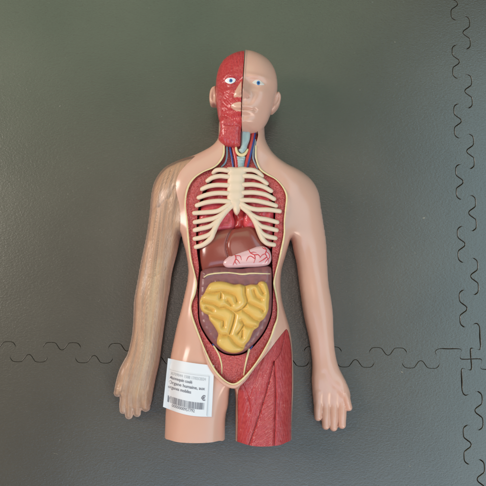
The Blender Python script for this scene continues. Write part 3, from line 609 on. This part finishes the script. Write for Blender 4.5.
mass_w = spline(S(MASS, lambda x, y: sb(x, y)+2)[:, :2], 5); sd_mass = sdf(mass_w); grv = [spline(S(g, lambda x, y: sb(x, y)+4)[:, :2], 5, False) for g in GRV]
def mass_top(x, y):
    e = np.maximum(sd_mass(x, y), 0); D = np.full(np.shape(x), 9.0)
    for g in grv: D = np.minimum(D, np.sqrt(segd(x, y, g)[0]**2+.06))
    pr = lambda d, R_: (1-(1-np.clip(d/R_, 0, 1))**2)**.5
    return sb(x, y)+.2+6.8*pr(e, 4.2)*(.18+.82*pr(D, 4.5))+.5*vnoise(x, y, 5, 8)
relief('small_intestine', sd_mass, bbox(mass_w, 4), mass_top, M['yellow'], ROOT, .32, skirt=8, sharp=80)
# ligaments on the pelvic lining
zl = lambda x, y: lin_top(x, y)+.3
tube('ligament', S([(213.8, 346), (217, 351), (219.5, 356.5), (221.6, 364.8), (221.8, 373.6)], zl), [.7, .8, .75, .7, .4], M['fat'], ROOT, 8, .8)
tube('ligament', S([(249, 349.5), (247.4, 356), (245.2, 366), (243.8, 375)], zl), [1.1, .9, .7, .6], M['fat'], ROOT, 8, .8)
tube('blood_vessel_stub', S([(213, 344.5), (215, 347.4)], zl), [.8, .6], M['vein'], ROOT, 8, .8, spl=False)
tube('blood_vessel_stub', S([(250.5, 348.5), (252.3, 346)], zl), [.7, .6], M['vein'], ROOT, 8, .8, spl=False)
# ------------------------------------------------------------------ rib cage
cage = bpy.data.objects.new('rib_cage', None); COL.objects.link(cage); cage.parent = ROOT
RIBS = [[(227, 170.5), (222, 169.7), (216.5, 169.9), (213.4, 172)], [(227.6, 176.7), (219.6, 176), (212.2, 177.4), (207.4, 180.2)], [(227.6, 185.3), (217.1, 184.9), (208.5, 186), (201.9, 188.4)], [(227.6, 193.3), (217.1, 193), (207.2, 194.4), (198.5, 197)],
        [(227.6, 201.4), (217.1, 201), (206, 202.2), (196.6, 204.8)], [(230.4, 203.5), (223.3, 208.1), (217.1, 211), (207.2, 211.9), (194, 212.5)], [(228.2, 208.7), (222, 214.3), (214.6, 218), (204.8, 220), (194.5, 221.7)], [(224.6, 213), (219.8, 219), (214, 223.7), (208.5, 226.6), (199.8, 228.5), (194.5, 229.7)],
        [(219.6, 219.8), (214.9, 228.5), (209.7, 234.2), (201, 237.3), (194.5, 238.3)], [(214, 230), (212, 236.6), (208.2, 241), (202.3, 244.8), (195.7, 246.6)],
        [(246, 169.9), (252.2, 169.9), (257.8, 171.7), (262, 175.2)], [(245.4, 176), (253.5, 176.5), (260.9, 178.9), (266.8, 182.8)], [(244.8, 184.7), (253.5, 184.5), (263.3, 186.3), (271.2, 190.2)], [(244.2, 192.7), (254.7, 192.5), (265.8, 194.4), (274.2, 198.3)], [(243, 200.1), (254.7, 200.5), (265.8, 202.4), (276.1, 205)],
        [(241.3, 203.4), (248.5, 207.5), (257.2, 209.4), (268.3, 209.4), (279.8, 210.6)], [(242.3, 207.6), (251, 214.3), (258.4, 218), (267, 219.2), (277.3, 221.7)], [(252, 217), (259.6, 225.2), (265.8, 227.2), (276.7, 229.7)], [(256.5, 223.5), (260.9, 232.2), (267, 235.9), (275.5, 237.7)], [(259, 230.5), (262.4, 238.3), (267, 243), (274.2, 244.4)]]
for i, r in enumerate(RIBS):
    a = S(r, lambda x, y: ZT(x, y)+1.0); x0 = P(236.5, 0, 55)[0]
    t = np.linspace(0, 1, len(a)); a[:, 2] -= 3.2*t**2
    if i % 10 < 5: a = np.vstack([a[:1]+[[3.5 if a[0, 0] < x0 else -3.5, 0, -.6]], a])
    tube('rib', a, [1.95]+[2.2]*(len(a)-2)+[2.1], M['bone'], cage, 14, .95, 6)
for r in ([(233.5, 204.5), (228, 209.2), (221.6, 216.5), (216.6, 224.5), (213, 233), (209.6, 239.5), (203.5, 244.4)], [(240.6, 205), (248, 211.6), (253.5, 218.4), (257, 225.2), (259.8, 233), (263, 239.6), (268, 243.6)]):
    a = S(r, lambda x, y: ZT(x, y)+.6); t = np.linspace(0, 1, len(a)); a[:, 2] -= 1.6*t**2
    tube('costal_cartilage', a, [2.2, 2.4, 2.6, 2.6, 2.5, 2.4, 2.1], M['bone'], cage, 14, .9, 6)
patch('sternum', [(226.6, 168.2), (231, 166.9), (236.5, 167.4), (242, 166.8), (247.4, 167.6), (246.6, 172.5), (244.8, 178), (244.6, 186), (244.4, 194), (243.2, 200.5), (241.4, 205.5), (240, 210.5), (238, 213.8), (236.3, 214.8), (234.4, 213), (232.3, 208.6), (229.6, 204.6), (227.4, 200), (227, 192), (227.4, 182), (227.6, 174)], M['bone'], low(-.8), 4.0, 6, cage, .4, 3.5,
      extra=lambda x, y, f: .32*np.cos((y-P(0, 176, 55)[1])*2*pi/8.4)*np.clip(f(x, y)/3, 0, 1))
# ------------------------------------------------------------------ head
HEAD = [(245, 50.4), (254, 52), (263.5, 56.2), (270.5, 62), (275.2, 70), (277.4, 79), (277.6, 88), (276, 96), (273.6, 105), (270.6, 113), (267, 120.5), (261, 128), (254.5, 131), (243, 131.4), (231, 130), (223.5, 126), (219, 119), (217, 109), (215.8, 98), (215.5, 87.5), (216, 77.3), (218.6, 67), (222.8, 60), (229, 55.2), (237, 51.8)]
head = spline(W2([(u, v, 46.5 if v < 90 else 46 if v < 118 else 48+(v-118)*.35) for u, v in HEAD], 42), 5); sd_head = sdf(head)
r_head = inflate(sd_head, bbox(head, 5), .8, 260)
fp = lambda u, v: P(u, v, 67)
def face(x, y):
    o = 6.2*gs(x, y, fp(243, 94), 2.8, 3.0)+3.8*gs(x, y, fp(243.6, 87), 2.3, 4.6)
    for s in (1, -1):
        c = lambda u, v: fp(243.6+s*(u-243.6), v-(1.3 if s < 0 else 0))
        o = o+1.5*gs(x, y, c(257, 76.5), 7, 2.0, -.1*s)-3.0*gs(x, y, c(256, 82), 6.0, 3.4)+1.7*gs(x, y, c(258.4, 83), 3.6, 2.1)-.7*gs(x, y, c(248.5, 81), 2.2, 3)
        o = o+1.3*gs(x, y, c(263, 94), 5.5, 5)-.9*gs(x, y, c(262, 107), 5, 6)+.9*gs(x, y, c(247.2, 95), 1.6, 1.5)-2.4*gs(x, y, c(247.2, 97.0), 1.2, .8)-.5*gs(x, y, c(252, 99), 1.4, 4, -.5*s)-.7*gs(x, y, c(255, 108.5), 1.2, 1.4)
    o = o+1.5*gs(x, y, fp(243.3, 105.8), 6.5, 1.4)+1.6*gs(x, y, fp(243.3, 110.4), 5.6, 1.5)-1.7*gs(x, y, fp(243.3, 108.1), 8.0, .55)-1.1*gs(x, y, fp(243.3, 114.4), 7, 1.6)+2.4*gs(x, y, fp(243.3, 121), 7, 4.5)
    return o
def HH(x, y): return sat(r_head(x, y)*1.12, 30, 5)
def head_top(x, y): return 42+HH(x, y)+face(x, y)*np.clip(HH(x, y)/8-1, 0, 1)
def head_bot(x, y): return 42-HH(x, y)*.93
cutp = lambda pts, z=60: W2(pts, z)
RH = cutp([(245.8, 40), (245.5, 52), (244.7, 65), (243.3, 85), (242.4, 100), (241.8, 119), (242, 131), (242, 140), (300, 140), (300, 40)])
LH = cutp([(244.4, 40), (244.3, 52.8), (243.7, 65.6), (242.5, 84.5), (241.5, 100), (241.0, 119), (240.9, 131), (241, 140), (190, 140), (190, 40)])
sd_RH = sdf(RH); sdR = inter(sd_head, sdf(RH)); sdL = inter(sd_head, sdf(LH))
hd = relief('head', sdR, bbox(head), lambda x, y: head_top(x, y)+.9+.8*np.exp(-((sd_RH(x, y)-.3)/.9)**2)*np.clip(sd_head(x, y)/3, 0, 1), M['skin'], ROOT, .45, lambda x, y: np.minimum(head_bot(x, y), 40), sharp=60)
ear_r = patch('ear', [(270, 110), (273.6, 97), (276, 93.2), (278.8, 92), (280.8, 95), (280.8, 99.5), (279, 105), (275.8, 109.5), (272, 112.4)], M['skin'], lambda x, y: 40+0*x, 4.2, 2.6, hd, .35, 7,
              extra=lambda x, y, f: -1.7*gs(x, y, P(277.4, 99.5, 44), 1.3, 3.6, -.3)+.8*gs(x, y, P(274.8, 106.5, 44), 1.2, 1.5))
# muscle half, with the block of neck muscle
BLK = [(220.8, 116), (240.8, 116), (240.7, 131), (240.6, 142), (239, 145.2), (231, 145.6), (223.6, 144), (219, 139), (218.4, 135.8), (220.2, 129)]
blk = spline(W2(BLK, 54), 2); sd_blk = sdf(blk)
bcx = P(232, 130, 54)
def mus_top(x, y):
    t = head_top(x, y)-.5; t = np.where(sdL(x, y) > -.8, t, -99)
    d = sd_blk(x, y); tb = 50+5.5*(1-(1-np.clip(d/6, 0, 1))**2)**.5+2.2*np.clip((y-P(0, 142, 54)[1])/12, 0, 1)
    tb = np.where(d > -.8, tb, -99)
    cre = -1.0*np.exp(-((y-P(0, 124.6, 58)[1]+.03*(x-bcx[0])**2*0)/.8)**2)*(sdL(x, y) > 0)
    return np.maximum(t, tb)+cre*.8+.15*vnoise(x, y, 2.2, 4)*np.clip(sd_headblk(x, y)/3, 0, 1)
sd_headblk = lambda x, y: np.maximum(sdL(x, y), sd_blk(x, y))
ec = fp(230.6, 80.7)
def fib_face(x, y):
    dx, dy = x-ec[0], y-ec[1]; r = np.hypot(dx, dy); th = np.arctan2(dy, dx)
    k = np.clip((r-7)/9, 0, 1); k = k*k*(3-2*k); m = np.clip((y-ec[1]+6)/12, 0, 1); m = m*m*(3-2*m)
    ax_ = m*x*.95+(1-m)*(x*.8+y*.5); bx_ = m*y+(1-m)*(y*.8-x*.5)
    a = (1-k)*r*1.3+k*ax_; b = (1-k)*th*5*np.sign(r)+k*bx_+0*x; b = (1-k)*np.abs(th)*6+k*bx_
    return np.stack([a, b, 0*x], 1)
def facelines(x, y):
    dx, dy = x-ec[0], y-ec[1]; r = np.hypot(dx/1.15, dy); th = np.arctan2(dy, dx)
    Fn = lambda a, b, sd_: vnoise(a, b*.11, .95, sd_)+.45*vnoise(a*1.8, b*.2, .95, sd_+1)
    k = 1/(1+np.exp(-(r-9.5)/.9)); up = 1/(1+np.exp(-(y-ec[1]-3)/1.5)); lo_ = 1/(1+np.exp(-(fp(0, 106)[1]-y)/1.5))
    F = (1-k)*Fn(r*1.05, np.abs(th)*9, 21)+k*up*Fn(x*.95, y, 23)+k*(1-up)*((1-lo_)*Fn(x*.75+y*.62, (x*.62-y*.75)*1.2, 25)+lo_*Fn(x*.9, y*3.2, 27))
    nk = np.clip((sd_blk(x, y)-0)/3, 0, 1); return F*(1-.45*nk)*(.8+.9*vnoise(x, y, 6, 31))*np.clip(sd_headblk(x, y)/1.5, 0, 1)
hm = relief('head_muscle', sd_headblk, bbox(np.vstack([head, blk])), lambda x, y: mus_top(x, y)+1.0*facelines(x, y), M['face_muscle'], ROOT, .32, lambda x, y: np.where(sdL(x, y) > -.5, np.minimum(head_bot(x, y), 40), 44), fib=fxy)
patch('ear', [(216.5, 88), (213.5, 87), (211.3, 88.6), (209.8, 92), (209.2, 98), (209.9, 102.6), (211.6, 104.8), (214.5, 105), (217.5, 104)], M['skin'], lambda x, y: 39+0*x, 4.2, 2.4, hm, .35, 7, extra=lambda x, y, f: -1.0*gs(x, y, P(213.2, 97, 43), 1.0, 3))
ft = lambda dz: (lambda x, y: head_top(x, y)-.5+dz)
patch('nose', [(241.6, 81.4), (239.2, 84.1), (236.2, 89), (233.9, 94), (233.6, 96.6), (235, 97.6), (238.5, 97), (241.4, 97.2), (241.5, 90)], M['skin'], ft(.1), .9, 1.4, hm, .3, 2, 3)
patch('lips', [(241.2, 102), (236, 102.3), (232, 104.2), (230.7, 106.2), (232.6, 109), (236.5, 110.8), (241, 111.3), (241.2, 106)], M['skin'], ft(.1), .8, 1.2, hm, .3, 2, 3)
for al, ic, rr, dz, ry in (([(224.8, 80.7), (227, 78.5), (230.6, 77.7), (234.4, 78.4), (235.7, 80), (234, 82.4), (230.4, 83.8), (227, 82.9)], (230.8, 80.6), 1.85, .35, 1.0),
                           ([(252.3, 82.6), (255.1, 80.2), (259, 80), (262.2, 82), (264.6, 84.8), (260.4, 85.1), (255.7, 84.5)], (258.4, 82.9), 1.75, 1.45, 1.2)):
    ey = patch('eye', al, M['eye_white'] if dz < 1 else M['eye_dull'], ft(dz), .3, 1.5, ROOT, .25, 1.0)
    for nm, f, mt, h in (('iris', 1, M['iris'], .55), ('pupil', .42, M['pupil'], .7)):
        pts = [(ic[0]+rr*f*cos(k*pi/8), ic[1]+rr*ry*f*sin(k*pi/8)) for k in range(16)]
        patch(nm, pts, mt, ft(dz+h-.25), .15, .5, ey, .2 if f == 1 else .12, .6, 1)
# ------------------------------------------------------------------ price label round the thigh
def label_pt(s, t):
    s = np.asarray(s, float); t = np.asarray(t, float)
    tl, tr_, br, bl = (168, 358.2), (214.3, 365.4), (211.6, 416.8), (163, 406.8)
    u = (1-t)*((1-s)*tl[0]+s*tr_[0])+t*((1-s)*bl[0]+s*br[0]); v = (1-t)*((1-s)*tl[1]+s*tr_[1])+t*((1-s)*bl[1]+s*br[1])
    v = v-(-1.2*(1-t)-4.0*t)*np.sin(pi*s)*.8
    return u, v
def label_xyz(s, t, off):
    u, v = label_pt(s, t)
    def zf(x, y):
        z = body_top(x, y); e = np.clip(sd_full(x, y), 0, 9); return np.where(sd_full(x, y) > 0, z, 30)+off
    def zs(x, y): return np.maximum(zf(x, y), 31.5+off)
    return S(np.stack([np.ravel(u), np.ravel(v)], 1), zs)
ns, nt_ = 50, 46
gs_, gt_ = np.meshgrid(np.linspace(0, 1, ns), np.linspace(0, 1, nt_))
a1 = label_xyz(gs_, gt_, 1.0); a2 = label_xyz(gs_, gt_, .6)
def sheet(name, A, B, ns, nt_, mat, parent):
    n = ns*nt_; F = []
    for j in range(nt_-1):
        for i in range(ns-1):
            k = j*ns+i; F.append([k+ns, k+ns+1, k+1, k]); F.append([n+k, n+k+1, n+k+ns+1, n+k+ns])
    rim = [i for i in range(ns)]+[j*ns+ns-1 for j in range(1, nt_)]+[(nt_-1)*ns+i for i in range(ns-2, -1, -1)]+[j*ns for j in range(nt_-2, 0, -1)]
    for i in range(len(rim)):
        p, q3 = rim[i], rim[(i+1) % len(rim)]; F.append([p, q3, n+q3, n+p])
    return mesh_obj(name, np.vstack([A, B]), F, mat, parent)
lab = sheet('price_label', a1, a2, ns, nt_, M['paper'], ROOT); lab['label'] = 'white price label with barcode stuck on the thigh'
def flap(s0, s1, t0, t1, off, name):
    g1, g2 = np.meshgrid(np.linspace(s0, s1, 40), np.linspace(t0, t1, 40)); return sheet(name, label_xyz(g1, g2, off), label_xyz(g1, g2, off-.3), 40, 40, M['paper'], lab)
flap(.0, .91, .2, 1.0, 1.35, 'printed_sheet')
def bar_mesh(rects, name, mat, off=1.5):
    V = []; F = []
    for s0, s1, t0, t1 in rects:
        k = max(2, int((s1-s0)/.03)+2); g1, g2 = np.meshgrid(np.linspace(s0, s1, k), np.linspace(t0, t1, 3)); A = label_xyz(g1, g2, off); b0 = len(V)
        V += A.tolist()
        for j in range(2):
            for i in range(k-1): q4 = b0+j*k+i; F.append([q4+k, q4+k+1, q4+1, q4])
    return mesh_obj(name, V, F, mat, lab, False)
rects = []; s = .075; rb = random.Random(7)
while s < .83:
    w = rb.choice([.006, .008, .012, .016]); rects.append((s, s+w, .735, .865)); s += w+rb.choice([.006, .009, .014])
bar_mesh(rects, 'barcode', M['ink'])
bar_mesh([(.06, .9, .215, .222), (.895, .905, .215, .98)], 'printed_frame', M['greyink'])
def label_text(txt, s0, t0, size, mat, name, wscale=1.0, bold=0):
    c = bpy.data.curves.new(name, 'FONT'); c.body = txt; c.size = 1; c.resolution_u = 3; c.offset = bold
    o = bpy.data.objects.new(name, c); COL.objects.link(o); bpy.context.view_layer.update()
    me = bpy.data.meshes.new_from_object(o.evaluated_get(bpy.context.evaluated_depsgraph_get())); bpy.data.objects.remove(o)
    co_ = np.array([v.co[:] for v in me.vertices]); F = [list(p.vertices) for p in me.polygons]
    A = label_xyz(s0+co_[:, 0]*size*wscale, t0-co_[:, 1]*size, 1.6); return mesh_obj(name, A, F, mat, lab, False)
label_text('00709044 1508 17/03/2024', .07, .31, .082, M['greyink'], 'printed_text', .84)
label_text('Mannequin coulé', .07, .395, .088, M['ink'], 'printed_text', .80, .012)
label_text('Organe humaine, aux', .065, .49, .088, M['ink'], 'printed_text', 1.0, .012)
label_text('organes mobiles', .06, .585, .088, M['ink'], 'printed_text', .84, .012)
label_text('€', .765, .69, .135, M['ink'], 'printed_text', 1.0, .03)
label_text('0000000957792', .17, .93, .085, M['ink'], 'printed_text', .86, .0)
# ------------------------------------------------------------------ specks of dirt on the mats
V = []; F = []
rs = np.random.RandomState(11)
spots = [(424, 218, 1.0), (60, 106, .7), (68, 194, .6), (395, 42, .6), (135, 138, .5), (410, 466, .8), (392, 248, .7), (402, 372, .9), (343, 441, .7), (149, 8, .5), (88, 168, .5), (300, 480, .6), (30, 300, .4), (360, 90, .5), (330, 30, .4), (404, 150, .5), (60, 440, .5), (240, 470, .5), (100, 230, .4), (415, 253, .8)]
for u, v, r in spots+[(rs.rand()*486, rs.rand()*486, .25) for _ in range(90)]:
    x, y = P(u, v, 0)
    if sd_full(x, y) > -3: continue
    b0 = len(V); an = rs.rand()*pi; el = 1+rs.rand()*1.5
    for k in range(6):
        w = k*pi/3; px_, py_ = r*.6*el*cos(w), r*.45*sin(w)*(1+.5*rs.rand()); V.append((x+px_*cos(an)-py_*sin(an), y+px_*sin(an)+py_*cos(an), .02))
    V.append((x, y, r*.5))
    for k in range(6): F.append([b0+k, b0+(k+1) % 6, b0+6])
for k in range(16):                    # short hairs and scratches
    x, y = P(rs.rand()*486, rs.rand()*486, 0)
    if sd_full(x, y) > -6: continue
    an = rs.rand()*pi; ln_ = 1.5+3*rs.rand(); b0 = len(V); cv = rs.rand()-.5
    for q5 in range(5):
        t = q5/4-.5; cx_, cy_ = t*ln_, cv*t*t*3
        for sgn in (-1, 1): V.append((x+cx_*cos(an)-(cy_+sgn*.06)*sin(an), y+cx_*sin(an)+(cy_+sgn*.06)*cos(an), .06+.03*sgn))
    for q5 in range(4): F.append([b0+2*q5, b0+2*q5+2, b0+2*q5+3, b0+2*q5+1])
o = mesh_obj('dust', V, F, plastic('dust_specks', (.50, .46, .38), .8, .3, 3000, col2=(.10, .08, .06)), None, False); o['kind'] = 'stuff'
